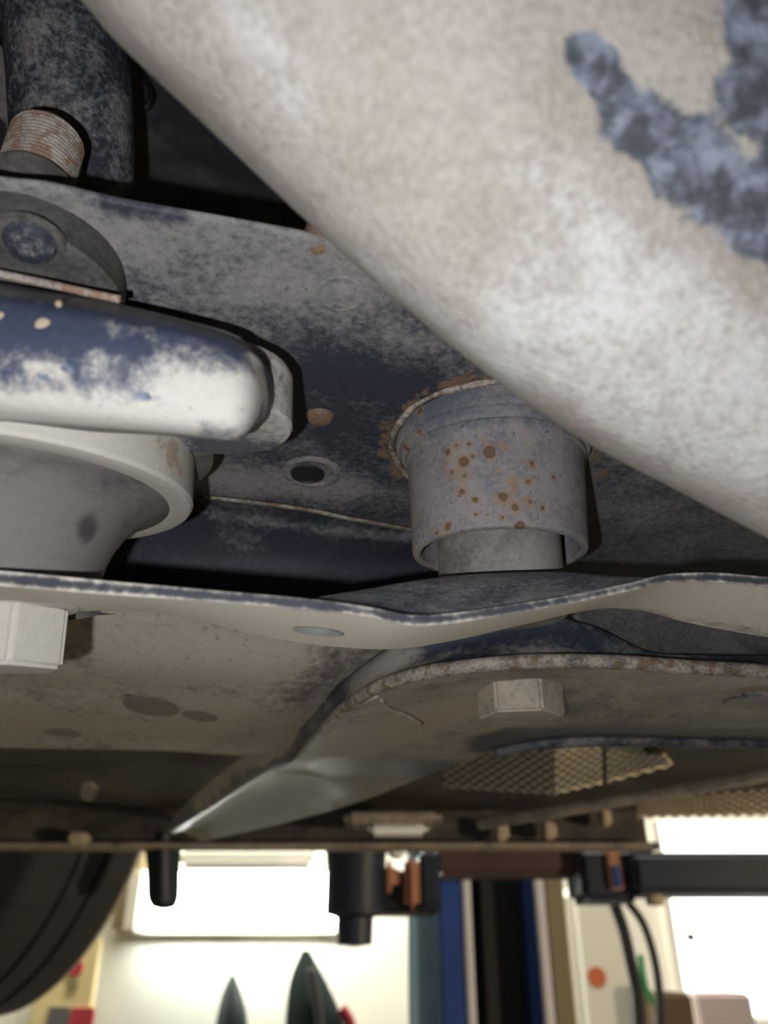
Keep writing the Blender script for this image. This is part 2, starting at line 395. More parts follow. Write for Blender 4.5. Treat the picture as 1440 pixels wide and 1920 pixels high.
arm = loft('suspension_arm', rows, M['arm'], n=210, m=10, closed=True, caps=True, attrs={
    'pale': [(ap(1080,480), ap(1460,830), .024, 1.1), (ap(1000,600), ap(1300,830), .020, .9), (ap(700,500), ap(960,700), .010, .75), (ap(440,0), ap(560,190), .011, .55), (ap(1010,330), ap(1120,520), .012, .7), (ap(1050,620), ap(1250,780), .022, .5), (ap(1200,440), ap(1460,700), .02, .6)],  # the streak at upper left is a painted specular highlight
    'wear_shade': [(ap(1095,95), ap(1180,215), .0066, 1.4), (ap(1190,225), ap(1300,320), .0112, 1.3), (ap(1300,310), ap(1460,420), .0135, 1.3), (ap(1400,20), ap(1470,190), .013, 1.1), (ap(1380,160), ap(1470,280), .0085, 1.0), (ap(1460,420), ap(1750,620), .0135, 1.2), (ap(1480,40), ap(1640,320), .02, 1.1)],
    'dust': [(ap(210,40), ap(460,270), .012, -.35), (ap(1050,160), ap(1430,520), .012, -.45), (ap(760,280), ap(900,380), .02, -.2)],
    'rust': [(ap(700,20), ap(720,30), .006, .4)]})
tag(arm, 'wide dusty beige suspension arm crossing the upper right, with a peeled blue grey patch', 'suspension arm')

# ------------------------------------------------------------------ subframe
ZB = .178
sub = thing('subframe', 'dusty navy steel subframe panel carrying the rust speckled mount sleeve', 'subframe', h(700, 800, ZB))
top = [(-150,308),(0,340),(100,352),(240,383),(420,414),(560,440),(600,450),(660,466),(720,480)]
def hrow(pts, z): return [h(x, y, z) for x, y in pts]
rows = [hrow([(-150,300),(0,331),(100,343),(240,374),(420,405),(560,431),(600,441),(660,457),(720,471)], ZB+.006),
        hrow(top, ZB),
        hrow([(-150,420),(0,440),(200,470),(420,505),(620,545),(760,590),(860,620)], ZB),
        hrow([(-150,560),(0,580),(200,610),(420,640),(620,670),(800,700),(1000,730)], ZB-.001),
        hrow([(-150,700),(0,720),(200,750),(420,780),(650,800),(900,820),(1200,850)], ZB),
        hrow([(-150,830),(0,840),(200,855),(420,880),(650,905),(900,940),(1200,960),(1500,1000)], ZB),
        hrow([(-150,905),(0,915),(250,922),(390,930),(560,950),(660,970),(780,993),(950,1040),(1150,1090),(1550,1120)], ZB)]
def ring(c, r, rad, val, n=24, tilt=0.0):
    q = [c+Vector((r*math.cos(2*math.pi*i/n), r*math.sin(2*math.pi*i/n), -r*math.sin(2*math.pi*i/n)*tilt*-1)) for i in range(n)]
    return [(q[i], q[(i+1) % n], rad, val) for i in range(n)]
CT = p(928, 870, .315); AX = Vector((0, .156, -.988)).normalized()
cpan = Vector((CT.x, CT.y-.002, CZ+ZB))
rows = [ext(r, .06, 0) for r in rows]
panel = loft('panel', rows, M['panel'], n=200, m=18, thick=.0025, attrs={
    'dust': [(h(-60,380,ZB), h(600,490,ZB), .026, .40), (h(420,520,ZB), h(640,520,ZB), .030, .40), (h(150,420,ZB), h(420,560,ZB), .03, .20), (h(640,700,ZB), h(800,750,ZB), .03, -.35), (h(560,760,ZB), h(700,820,ZB), .03, -.25),
             (h(400,900,ZB), h(640,915,ZB), .022, .45), (h(660,620,ZB), h(760,640,ZB), .02, .2), (h(1150,930,ZB), h(1440,1050,ZB), .05, .18), (h(200,385,ZB), h(330,405,ZB), .006, -.5), (h(60,425,ZB), h(130,430,ZB), .007, -.6)],
    'rust': [(a, b, r, 1.25) for a, b, r, _ in ring(cpan, .0425, .0100, 1)] + [(h(570,775,ZB), h(608,775,ZB), .009, .75), (h(575,447,ZB), h(625,458,ZB), .004, .7), (h(1130,890,ZB), h(1200,895,ZB), .014, .95), (h(340,408,ZB), h(480,430,ZB), .004, .45), (h(130,380,ZB), h(230,390,ZB), .005, .4)]})
part(panel, sub)
rows = [[v(x, y, Y) for x, y, Y in r] for r in (
    [(-150,906,.312),(0,916,.314),(250,923,.317),(390,931,.320),(560,951,.329),(660,971,.338),(780,994,.351),(860,1012,.36)],
    [(-150,940,.325),(0,950,.327),(250,955,.329),(390,960,.332),(560,980,.340),(660,1000,.349),(780,1020,.360),(860,1035,.37)],
    [(-150,1060,.345),(0,1060,.347),(250,1050,.349),(390,1045,.352),(560,1050,.358),(660,1055,.365),(780,1050,.374),(860,1055,.38)],
    [(-150,1160,.355),(0,1160,.357),(250,1150,.358),(390,1140,.36),(560,1126,.364),(660,1110,.37),(780,1078,.38),(860,1062,.385)])]
part(loft('lower_flange', [ext(r, .06, 0) for r in rows], M['panel'], n=100, m=14, thick=.0025, attrs={'dust': [(v(390,965,.33), v(780,1010,.35), .006, .35), (v(150,1040,.35), v(750,1080,.365), .06, -.30), (v(430,1000,.34), v(470,1010,.34), .012, .2)]}), sub, 'dark navy lower flange')
part(tube('seam', [v(385,929,.3185), v(450,937,.3215), v(560,951,.327), v(660,971,.336), v(790,995,.349)], .0016, M['rustedge'], n=40, seg=8), sub, 'dirt filled welded seam')
LS = .0373
sl = lathe('mount_sleeve', CT, AX, dense([(-.001,.0346),(.004,.0342),(LS-.0012,.0329),(LS-.0004,.0326),(LS,.0319),(LS,.0303),(LS-.0005,.0297),(.004,.0296)], .0012), M['sleeve'], seg=140, attrs={
    'rust': [(p(880,840,.285), p(960,930,.28), .024, .75), (p(840,1000,.28), p(1010,1000,.28), .012, .45), (p(1000,870,.28), p(1020,900,.28), .012, .35)]})
part(sl, sub, 'round steel sleeve with orange rust speckles')
co = lathe('collar', CT, AX, dense([(-.014,.0388),(-.008,.0392),(-.0065,.0388),(-.006,.0375),(-.0035,.0372),(-.0025,.0365),(-.0022,.0353),(.0,.0351),(.0008,.0344)], .001), M['sleeve'], seg=140, attrs={
    'dust': [(CT+AX*-.006+Vector((-.04,-.03,0)), CT+AX*-.006+Vector((.03,-.03,0)), .02, -.30)], 'rust': [(CT+AX*-.01+Vector((-.038,0,0)), CT+AX*-.01+Vector((-.02,-.03,0)), .012, .45)]})
part(co, sub, 'stepped navy collar at the sleeve root')
bm_ = [cpan+Vector((.0408*math.cos(a*math.pi/30), .0408*math.sin(a*math.pi/30)*.99, -.0006+.0008*math.sin(a*7))) for a in range(61)]
part(tube('weld_bead', bm_, .0014, M['rustedge'], n=120, seg=8), co, 'rusty weld bead around collar')
def dimple(name, c, R, prof, mat, nrm=Vector((0, 0, -1)), seg=48, dust=0.0):
    return lathe(name, c, nrm, [(s*R, r*R) for s, r in prof], mat, seg=seg, sharp=60, attrs={'dust': [(c, c, R*6, dust)]} if dust else None)
part(dimple('pressed_dimple', h(640,551,ZB), .0077, [(-.05,1.02),(.03,.97),(.045,.90),(.03,.82),(.01,.72),(.03,.5),(.09,.25),(.11,0)], M['panel'], dust=.40), sub, 'round pressed dimple')
part(dimple('drain_hole', h(675,612,ZB), .0019, [(-.3,1.0),(.25,.95),(.25,.8),(-.6,.78),(-.6,0)], M['black']), sub, 'small black drain hole')
slot = [(-.02,1.15),(.06,1.0),(.08,.9),(.04,.8),(-.12,.74),(-.14,0)]
sh_ = part(dimple('slot_hole', h(585,886,ZB), .0112, slot, M['panel'], dust=.3), sub, 'round pressed hole')
part(dimple('hole_shadow', h(577,889,ZB-.0002), .0072, [(-.05,1.0),(.08,.96),(.08,.9),(-.02,.86),(-.02,0)], M['black']), sh_, 'black disc painted as the shade in the pressed hole')  # black disc stands in for the shadow inside the hole
part(lathe('weld_stud', h(600,776,ZB+.001), Vector((0,0,-1)), [(0,.0055),(.0015,.0052),(.0028,.0042),(.0032,.002),(.0032,0)], M['rustlump'], seg=32), sub, 'rusty weld nub')
part(lathe('edge_lug', h(596,449,ZB+.003), Vector((0,-.2,-1)), [(-.004,.0042),(.001,.0042),(.0028,.0034),(.0034,.002),(.0034,0)], M['rustlump'], seg=32), sub, 'rusty lug on the upper edge')

bush = lathe('mount_bush', CT, AX, dense([(.001,.0),(.001,.0232),(LS+.024,.0232),(LS+.024,0)], .004), M['bush'], seg=96, attrs={'dust': [(p(1000,1060,.28), p(1030,1080,.28), .02, .3)]})
tag(bush, 'plain grey cylindrical bush standing inside the rust speckled sleeve', 'bush')

# ------------------------------------------------------------------ left stack: rubber mount, clamp, plates, bolt
A13 = Vector((0, math.sin(math.radians(13)), -math.cos(math.radians(13))))
CS = p(-10, 932, .25)
mount = thing('rubber_mount', 'flared grey rubber mount under a cream dusted flange at the left edge', 'rubber mount', CS)
part(lathe('flange', CS, A13, dense([(-.0165,.045),(-.0165,.0592),(-.0155,.0600),(-.0012,.0604),(0,.0596),(.0004,.0575),(0,.050)], .002), M['cream'], seg=140, attrs={
    'rust': [(p(300,835,.25), p(340,880,.25), .010, 1.15), (p(150,780,.21), p(220,800,.215), .014, .7)], 'dust': [(p(330,930,.25), p(300,940,.26), .01, -.3)]}), mount, 'cream dusted flange with rust stain')
part(lathe('neck', CS, A13, dense([(-.002,.0555),(.0005,.0525),(.0025,.0478),(.006,.0430),(.010,.0398),(.015,.0368),(.020,.0349),(.0235,.0341),(.0250,.0345),(.0262,.0338),(.030,.0336),(.034,.0345)], .0015), M['rubber'], seg=140, sharp=80, attrs={
    'dust': [(p(100,1040,.22), p(140,1050,.22), .03, .5), (p(160,985,.22), p(165,1000,.22), .007, -.7)]}), mount, 'flared grey rubber neck')
part(tube('mould_seam', [CS+A13*s+Vector((r*.17, -r*.985, -r*.985*.225)) for s, r in ((.001,.0523),(.006,.0432),(.010,.0400),(.015,.0370),(.020,.0351))], .0005, M['rubber'], n=20, seg=6), mount)
part(lathe('washer', CS, A13, dense([(-.024,.050),(-.024,.0655),(-.0175,.066),(-.0165,.064),(-.0165,.050)], .003), M['rubber'], seg=120), mount, 'ragged rubber washer')

plate = lathe('round_plate', p(402, 803, .236), A13, dense([(-.0185,0),(-.0185,.0215),(-.0165,.0226),(-.001,.0229),(0,.0222),(0,0)], .0015), M['clamp'], seg=100, attrs={'dust': [(p(540,700,.22), p(545,800,.22), .03, .5), (p(450,840,.24), p(450,850,.24), .02, -.35)], 'rust': [(p(530,740,.22), p(540,770,.22), .012, .6)]})
tag(plate, 'rounded dust stained plate end showing behind the navy and cream clamp', 'plate')

clamp = thing('clamp_arm', 'thick rounded clamp arm, navy paint above and cream dust below, at left', 'clamp', p(200, 700, .2))
L1 = [[(-160,490,.214),(0,528,.214),(200,565,.214),(350,600,.215),(440,626,.218),(470,652,.224)],
      [(-160,520,.193),(0,553,.193),(200,586,.194),(350,616,.196),(445,645,.199),(483,668,.208),(497,690,.222)],
      [(-160,570,.187),(0,600,.187),(200,625,.188),(350,652,.190),(450,675,.193),(492,692,.205),(508,712,.224)],
      [(-160,650,.185),(0,672,.185),(200,693,.186),(350,715,.188),(455,735,.191),(497,737,.204),(514,742,.224)],
      [(-160,730,.186),(0,745,.186),(200,765,.187),(350,785,.189),(450,795,.192),(492,775,.205),(510,766,.224)],
      [(-160,765,.191),(0,778,.191),(200,797,.192),(350,812,.194),(440,823,.197),(478,800,.208),(500,785,.224)],
      [(-160,782,.199),(0,790,.199),(200,803,.200),(350,813,.202),(430,822,.205),(465,805,.213),(485,790,.226)],
      [(-160,770,.222),(0,780,.222),(200,790,.222),(350,800,.223),(430,800,.224),(455,785,.226),(470,775,.228)]]
cb = loft('body', [ext([p(*q) for q in r], .05, 0) for r in L1], M['clamp'], n=120, m=8, closed=True, caps=True, attrs={
    'dust': [(p(0,770,.187), p(330,800,.19), .010, 1.0), (p(340,740,.188), p(470,760,.195), .012, .75), (p(300,690,.187), p(420,720,.19), .008, .35), (p(200,660,.187), p(330,680,.187), .006, .25), (p(-50,600,.187), p(130,620,.187), .009, -.55), (p(150,630,.187), p(260,660,.187), .005, -.3), (p(0,560,.19), p(440,650,.195), .0035, -.3), (p(60,690,.186), p(110,700,.186), .004, .5), (p(480,680,.2), p(495,780,.2), .005, .7)],
    'wear_shade': [(p(75,712,.186), p(130,690,.186), .0018, .9), (p(255,740,.187), p(280,745,.187), .0018, .8), (p(20,715,.186), p(50,712,.186), .0018, .8), (p(330,775,.188), p(320,770,.188), .001, .8)]})
part(cb, clamp)
part(tube('upper_rim', [p(-500,395,.2085), p(-160,474,.2085), p(0,513,.2085), p(80,530,.2085), p(160,548,.209), p(226,562,.2095)], .0011, M['stud'], n=30, seg=8), clamp, 'thin rust coloured rim')
for x, y in ((82,612),(-2,600),(110,570)):
    r_ = .0020 if x == 82 else (.0020 if x < 0 else .0009)
    part(lathe('rust_blister', p(x,y,.1878), _ray(x,y).normalized()*-1, [(-.001,r_),(.0002,r_*.97),(.0007,r_*.6),(.0009,0)], M['blister'], seg=24), clamp)

cap = thing('rubber_disc', 'dark rubber disc with a round nub, between clamp arm and subframe', 'rubber disc', p(40,560,.228))
CC = h(40, 566, .1637)
part(lathe('disc', CC, Vector((0,0,-1)), dense([(-.0145,.0268),(-.006,.0278),(-.001,.0290),(.0,.0282),(.0004,.026),(.0004,0)], .002), M['cap'], seg=90), cap)
part(lathe('nub', h(57,452,.1635), Vector((0,0,-1)), [(-.001,.0070),(.0012,.0066),(.0022,.0060),(.0026,.0050),(.0028,.003),(.0028,0)], M['pipe'], seg=40), cap, 'dark round nub')
part(lathe('nub_seat', h(55,458,.1638), Vector((0,0,-1)), [(-.001,.0098),(.0004,.0094),(.0006,.008),(.0006,0)], M['cap'], seg=40), cap)

stud = thing('threaded_stud', 'rusty threaded stud standing behind the panel edge, upper left', 'stud', p(78,340,.27))
SC = p(78, 300, .27); SC = Vector((SC.x, SC.y, CZ))
prof = []; z = .180
while z < .243:
    prof += [(z, .01165), (z+.0007, .0122), (z+.0010, .0122)]; z += .0017
prof += [(z,.0113),(z+.0025,.0100),(z+.003,.0)]
part(lathe('thread', SC, Vector((0,0,1)), prof, M['stud'], seg=72, sharp=25), stud, 'rusty thread')
part(lathe('nut_collar', SC, Vector((0,0,1)), [(.179,.0152),(.2185,.0150),(.2205,.0143),(.2215,.0128),(.2215,.0110)], M['bush'], seg=72), stud, 'grey collar')

pipe = tube('bent_pipe', [p(60,-140,.335), p(100,-30,.332), p(124,90,.33), p(134,200,.33), p(138,330,.335), p(136,470,.345)], .0243, M['pipe'], n=90, seg=72, attrs={
    'dust': [(p(60,60,.31), p(110,330,.31), .022, .22), (p(225,200,.31), p(235,340,.31), .012, .25)], 'rust': [(p(228,360,.31), p(230,370,.31), .009, .6)]})
tag(pipe, 'thick navy pipe with dust, running up behind the rusty stud', 'pipe')
ps = loft('pale_bracket', [[p(-60,60,.345), p(0,85,.345), p(20,140,.345), p(25,260,.35)], [p(-60,200,.35), p(-20,210,.35), p(10,235,.352), p(20,300,.355)]], M['bush'], n=20, m=6, thick=.003)
tag(ps, 'small pale grey bracket left of the thick navy pipe', 'bracket')

# ------------------------------------------------------------------ lower bracket with cream underside
br = thing('lower_bracket', 'wavy stamped bracket strip with cream underside, running across below the sleeve', 'bracket', v(700, 1180, .21))
NT = [(-160,1060,.180),(0,1070,.180),(200,1089,.181),(400,1107,.183),(560,1121,.187),(680,1136,.190),(770,1153,.193),(850,1149,.196),(950,1135,.199),(1080,1114,.203),(1180,1093,.207),(1250,1077,.210),(1340,1074,.212),(1440,1082,.214),(1620,1098,.216)]
NB = [(-160,1086,.180),(0,1098,.180),(200,1114,.181),(400,1128,.183),(560,1141,.187),(680,1154,.190),(770,1172,.193),(850,1168,.196),(950,1152,.199),(1080,1129,.203),(1180,1108,.207),(1250,1092,.210),(1340,1091,.212),(1440,1099,.214),(1620,1114,.216)]
FB = [(-160,1140,.238),(0,1150,.238),(130,1146,.238),(280,1148,.240),(400,1171,.243),(500,1194,.246),(620,1212,.249),(740,1217,.251),(850,1201,.253),(1000,1167,.257),(1100,1145,.262),(1160,1141,.266),(1220,1149,.268),(1300,1170,.270),(1440,1195,.272),(1620,1218,.272)]
nt = [v(*q) for q in NT]; nb = [v(*q) for q in NB]; fb = [v(*q) for q in FB]; ft = [q+Vector((0,.0004,.003)) for q in fb]
strip = [((nt[i]+nb[i])/2, (nt[i+1]+nb[i+1])/2, .0032, -0.80) for i in range(len(nt)-1)] + [(ext(nt, .06)[0], nt[0], .0032, -.8), (nt[-1], ext(nt, 0, .09)[-1], .0032, -.8)]
# a bracket strip: closed section, near edge rounded a little
pb = loft('plate', [ext(r, .06, .09) for r in (nt, nb, fb, ft)], M['bracket'], n=300, m=14, smooth_across=False, closed=True, caps=True, bevel=.0005, attrs={
    'dust': strip+[(nt[8], nt[13], .005, -.35), (v(700,1175,.21), v(760,1190,.22), .008, -.2), (v(1150,1140,.26), v(1440,1190,.27), .014, -.45)],
    'wear_shade': [(v(565,1184,.24), v(630,1188,.24), .0055, 1.0)]})
part(pb, br)
# raised seat behind the strip that carries the bush
rows = [[v(*q) for q in r] for r in (
    [(600,1126,.197),(700,1140,.200),(770,1155,.203),(860,1151,.206),(960,1136,.209),(1080,1114,.212),(1190,1093,.215),(1260,1084,.217)],
    [(600,1122,.200),(690,1124,.206),(770,1126,.212),(860,1121,.215),(960,1110,.217),(1080,1097,.218),(1180,1088,.219),(1250,1083,.219)],
    [(600,1121,.203),(680,1110,.213),(770,1096,.222),(860,1086,.227),(960,1079,.229),(1060,1077,.228),(1150,1081,.224),(1240,1083,.221)],
    [(600,1119,.208),(680,1106,.220),(770,1090,.230),(860,1079,.236),(960,1073,.239),(1060,1073,.237),(1150,1081,.231),(1240,1087,.224)],
    [(600,1125,.25),(680,1114,.25),(770,1100,.255),(860,1092,.26),(960,1088,.262),(1060,1088,.262),(1150,1094,.26),(1240,1098,.25)])]
part(loft('raised_seat', rows, M['seat'], n=90, m=10, thick=.002), br, 'grey raised seat')

c_, n_ = surf(pb, 597, 1184)
part(dimple('dimple', c_, .0075, [(-.12,1.1),(.012,1.0),(.03,.92),(.012,.8),(.006,.5),(.006,0)], M['seat'], n_), br, 'bluish pressed dimple')
bo = thing('hex_bolt', 'large cream dusted hex bolt head under the bracket, at the left edge', 'bolt', p(22,1190,.236))
part(hexprism('head', p(18,1136,.2375), A13, .0178, .0185, M['cream'], rot=0.0, bev=.0014), bo)
part(lathe('washer', p(18,1134,.2375), A13, [(-.002,.0),(-.002,.0195),(.0006,.0195),(.0010,.0188),(.0010,0)], M['cream'], seg=60), bo)

# ------------------------------------------------------------------ diagonal rail (second layer) with rusty rolled edge
rail = thing('diagonal_rail', 'tan dusted stamped rail with rusty rolled edge, narrowing away below the bracket', 'rail', v(900,1320,.38))
LE = [(1620,1285,.335),(1440,1266,.325),(1300,1258,.318),(1150,1248,.312),(1000,1247,.310),(880,1256,.315),(780,1271,.325),(700,1298,.345),(645,1335,.38),(610,1370,.43),(574,1408,.50),(510,1452,.62),(430,1500,.78),(330,1562,1.05)]
RE = [(1620,1392,.48),(1440,1390,.475),(1300,1388,.47),(1150,1384,.465),(1050,1386,.468),(980,1395,.475),(930,1408,.49),(880,1425,.51),(830,1443,.545),(760,1470,.60),(690,1497,.67),(600,1525,.78),(500,1550,.90),(380,1578,1.08)]
le = [v(*q) for q in LE]; re = [v(*q) for q in RE]
md1 = [a.lerp(b, .3)+Vector((0,0,.004)) for a, b in zip(le, re)]; md2 = [a.lerp(b, .75)+Vector((0,0,.001)) for a, b in zip(le, re)]
part(loft('bottom_plate', [ext(r, .12, 0) for r in (le, md1, md2, re)], M['rail'], n=200, m=14, thick=.003, attrs={
    'dust': [(v(1000,1330,.38), v(1440,1310,.38), .03, -.1), (v(980,1388,.46), v(1500,1378,.46), .042, -1.4), (v(650,1400,.45), v(850,1330,.38), .03, .3), (v(600,1440,.55), v(760,1440,.53), .05, -.5), (v(560,1470,.62), v(400,1550,.95), .075, -.8)]}), rail)
part(tube('rolled_edge', [q+Vector((0,-.001,.0012)) for q in ext(le[:11], .12, 0)], .0030, M['rustedge'], n=120, seg=12), rail, 'rolled edge with rust pits')
UE = [(1620,1236,.345),(1440,1228,.340),(1300,1226,.338),(1220,1222,.338),(1160,1196,.338),(1090,1166,.338),(1000,1152,.338),(900,1158,.340),(800,1180,.348),(720,1218,.365),(660,1262,.40),(600,1312,.46),(560,1360,.52)]
ue = [v(*q) for q in UE]
ml = [v(x, y+16 if i > 3 else y+10, Y-.006) for i, (x, y, Y) in enumerate(UE)]
part(loft('front_flange', [ext(r, .12, 0) for r in (ue, ml, [q+Vector((0,.0005,.003)) for q in le[:12]])], M['railface'], n=150, m=14, thick=.0025, attrs={
    'dust': [(v(820,1200,.34), v(1100,1200,.33), .012, -.3), (v(780,1250,.33), v(1150,1235,.315), .008, .35), (v(660,1290,.38), v(740,1250,.36), .02, .3), (v(1200,1245,.33), v(1440,1250,.33), .006, -.2)]}), rail, 'navy grey front flange')
web = loft('web', [[v(x, y, Y) for x, y, Y in r] for r in (
    [(1060,1090,.345),(1150,1100,.345),(1300,1120,.345),(1450,1140,.345),(1620,1150,.345),(2100,1190,.35)],
    [(1060,1130,.345),(1150,1150,.347),(1300,1165,.346),(1450,1180,.345),(1620,1190,.345),(2100,1225,.35)],
    [(1100,1190,.345),(1190,1210,.346),(1300,1218,.345),(1450,1222,.344),(1620,1230,.345),(2100,1255,.35)],
    [(1100,1230,.342),(1200,1236,.342),(1300,1238,.342),(1450,1240,.341),(1620,1246,.345),(2100,1275,.35)])], M['cap'], n=60, m=10, thick=.002)
part(web, rail, 'dark grey web')
sw = [[v(*q) for q in r] for r in (
    [(735,1215,.375),(660,1262,.42),(600,1310,.49),(528,1374,.56),(436,1430,.68),(362,1494,.82),(308,1550,1.02)],
    [(715,1255,.37),(640,1310,.42),(592,1352,.48),(540,1406,.55),(458,1464,.66),(382,1520,.80),(316,1560,1.0)],
    [(700,1300,.352),(645,1337,.385),(608,1372,.435),(572,1410,.505),(508,1454,.625),(428,1502,.785),(328,1564,1.05)])]
part(loft('side_wall', sw, M['rail'], n=90, m=10, thick=.003, attrs={'dust': [(v(650,1290,.4), v(590,1340,.46), .03, -.2), (v(540,1370,.55), v(370,1510,.88), .03, .45), (v(606,1378,.44), v(500,1460,.63), .016, -.95), (v(500,1460,.63), v(340,1558,1.0), .03, -.95)]}), rail, 'tan side wall')
part(tube('rear_lip', [v(2050,1404,.49), v(1620,1396,.482), v(1440,1391,.477), v(1150,1386,.467), v(1000,1394,.475), v(930,1410,.49)], .0042, M['railface'], n=60, seg=10), rail, 'dark navy rear lip')
part(dimple('oval_hole', v(1415,1312,.385), .0145, [(-.1,1.1),(.05,1.0),(.06,.9),(-.05,.8),(-.2,.72),(-.22,0)], M['railface'], Vector((0,.1,-1)).normalized()), rail, 'dark oval hole')
part(tube('scratch_bead', [v(715,1312,.36), v(730,1330,.375), v(760,1340,.385), v(790,1358,.40)], .0008, M['rail'], n=20, seg=6), rail)
b2 = thing('hex_bolt', 'tan hex bolt head under the rusty edged rail, centre right', 'bolt', v(975,1300,.36))
part(hexprism('head', v(972,1262,.362)+Vector((0,0,.002)), Vector((0,.08,-1)), .0200, .0225, M['rail'], rot=math.radians(72), bev=.0012), b2)
part(lathe('washer', v(972,1262,.362)+Vector((0,0,.004)), Vector((0,.08,-1)), [(0,0),(0,.023),(.0042,.023),(.0046,.022),(.0046,0)], M['rail'], seg=48), b2)

# ------------------------------------------------------------------ crossmember behind, left
G = [[(-220,1085,.345),(0,1090,.345),(300,1115,.345),(560,1140,.35),(740,1150,.365),(800,1160,.38)],
     [(-220,1165,.365),(0,1165,.365),(300,1175,.365),(560,1185,.37),(700,1195,.385),(790,1200,.40)],
     [(-220,1235,.395),(0,1240,.395),(300,1250,.395),(520,1262,.40),(650,1265,.415),(740,1262,.43)],
     [(-220,1280,.436),(0,1287,.436),(300,1302,.436),(480,1322,.440),(590,1327,.455),(680,1322,.47)],
     [(-220,1318,.463),(0,1323,.463),(300,1333,.463),(450,1349,.470),(560,1357,.493),(640,1355,.52)],
     [(-220,1378,.53),(0,1380,.53),(300,1385,.53),(420,1392,.535),(510,1395,.55),(590,1390,.57)],
     [(-220,1398,.56),(0,1402,.56),(300,1408,.56),(400,1414,.565),(470,1416,.575),(540,1410,.59)],
     [(-220,1385,.60),(0,1388,.60),(300,1392,.60),(400,1396,.60),(470,1398,.61),(540,1390,.62)]]
cm = thing('crossmember', 'broad tan dusted crossmember with shallow dents, lower left behind the bracket', 'crossmember', v(200,1300,.45))
cbody = part(loft('body', [ext([v(*q) for q in r], .15, 0) for r in G], M['cross'], n=130, m=12, thick=.003, attrs={
    'wear_shade': [(v(250,1322,.45), v(330,1328,.45), .010, .75), (v(-20,1290,.43), v(250,1305,.43), .008, .45)],  # second mark paints the shading of the crease into the colour
    'dust': [(v(450,1240,.4), v(250,1250,.4), .03, .25), (v(0,1360,.5), v(400,1370,.5), .02, .15), (v(600,1290,.43), v(660,1230,.41), .04, -.35)]}), cm)  # last mark paints in the shade of the turned right end
for x, y, R in ((375,1343,.0105),(118,1374,.011),(285,1325,.016)):
    c_, n_ = surf(cbody, x, y)
    part(dimple('dent', c_, R, [(-.04,1.06),(.012,1.0),(.015,.92),(.008,.8),(.008,.5),(.008,0)], M['dent'], n_), cm)

# ------------------------------------------------------------------ body floor over everything
fp = thing('body_floor', 'dark underbody floor of the car, seen in the gaps above the subframe', 'car floor', (0, .5, CZ+.42))
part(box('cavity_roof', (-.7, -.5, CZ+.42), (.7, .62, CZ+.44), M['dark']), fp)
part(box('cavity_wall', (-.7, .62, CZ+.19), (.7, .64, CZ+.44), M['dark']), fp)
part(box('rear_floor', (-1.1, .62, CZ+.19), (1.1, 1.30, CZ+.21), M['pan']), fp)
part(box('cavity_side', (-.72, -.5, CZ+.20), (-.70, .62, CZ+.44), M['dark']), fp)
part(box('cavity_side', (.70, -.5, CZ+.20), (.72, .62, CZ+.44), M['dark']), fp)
part(tube('hanging_loop', [v(255,110,.26), v(268,140,.26), v(280,165,.26), v(282,185,.26), v(272,205,.262)], .0016, M['black'], n=24, seg=8), fp)
wl = tube('brake_line', [v(-80,1507,1.0), v(150,1512,1.0), v(330,1530,1.0)], .006, M['pan'], n=20, seg=10); tag(wl, 'thin dark line along the floor pan, lower left', 'pipe')
for i, (x0, y0, x1, y1, Y) in enumerate(((150,1465,174,1497,.95),)):
    tag(wbox('cable_clip', x0, y0, x1, y1, Y, .02, M['plug'], .003), 'small tan clip under the floor pan, lower left', 'clip')

def foil(name, bl, br_, tl, tr, pitch, mat):
    wid = ((br_-bl).length+(tr-tl).length)/2; hei = ((tl-bl).length+(tr-br_).length)/2
    nx = int(wid/pitch*7)+1; ny = int(hei/pitch*7)+1; vs_, fs_ = [], []
    nn = (br_-bl).cross(tl-bl).normalized()
    if nn.dot(O-bl) < 0: nn = -nn
    for j in range(ny):
        for i in range(nx):
            u = i/(nx-1); t = j/(ny-1); q = bl.lerp(br_, u).lerp(tl.lerp(tr, u), t)
            bmp = abs(math.sin(math.pi*(u*wid+t*hei)/pitch/1.414)*math.sin(math.pi*(t*hei-u*wid)/pitch/1.414))
            vs_.append(q+nn*(bmp*pitch*.34))
    for j in range(ny-1):
        for i in range(nx-1):
            a = j*nx+i; fs_.append((a, a+1, a+nx+1, a+nx))
    me = bpy.data.meshes.new(name); me.from_pydata(vs_, [], fs_); o = link(name, me, mat)
    md = o.modifiers.new('thickness', 'SOLIDIFY'); md.thickness = .0015; md.offset = 0
    return o
hs = thing('heat_shield', 'embossed tan heat shield panel beyond the rail, right', 'heat shield', v(1150,1440,.75))
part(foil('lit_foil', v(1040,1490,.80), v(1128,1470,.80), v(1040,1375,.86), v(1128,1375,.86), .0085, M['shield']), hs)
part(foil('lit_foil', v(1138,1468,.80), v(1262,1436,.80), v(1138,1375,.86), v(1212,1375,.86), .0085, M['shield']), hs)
part(foil('shaded_foil', v(830,1478,.80), v(1038,1490,.80), v(830,1375,.86), v(1038,1375,.86), .0085, M['shieldshaded']), hs, 'embossed foil with its shade painted in brown')
hs2 = foil('heat_shield', v(1195,1535,.97), v(1560,1528,.97), v(1195,1502,1.01), v(1560,1472,1.01), .0105, M['shield']); tag(hs2, 'far strip of embossed heat shield at the right edge above the lift beam', 'heat shield')
dk = box('tunnel_cover', (v(1258,1440,.75).x, .60, CZ+.176), (.75, .99, CZ+.186), M['shielddark'], .004); tag(dk, 'dark tunnel cover beside the embossed heat shield', 'cover')
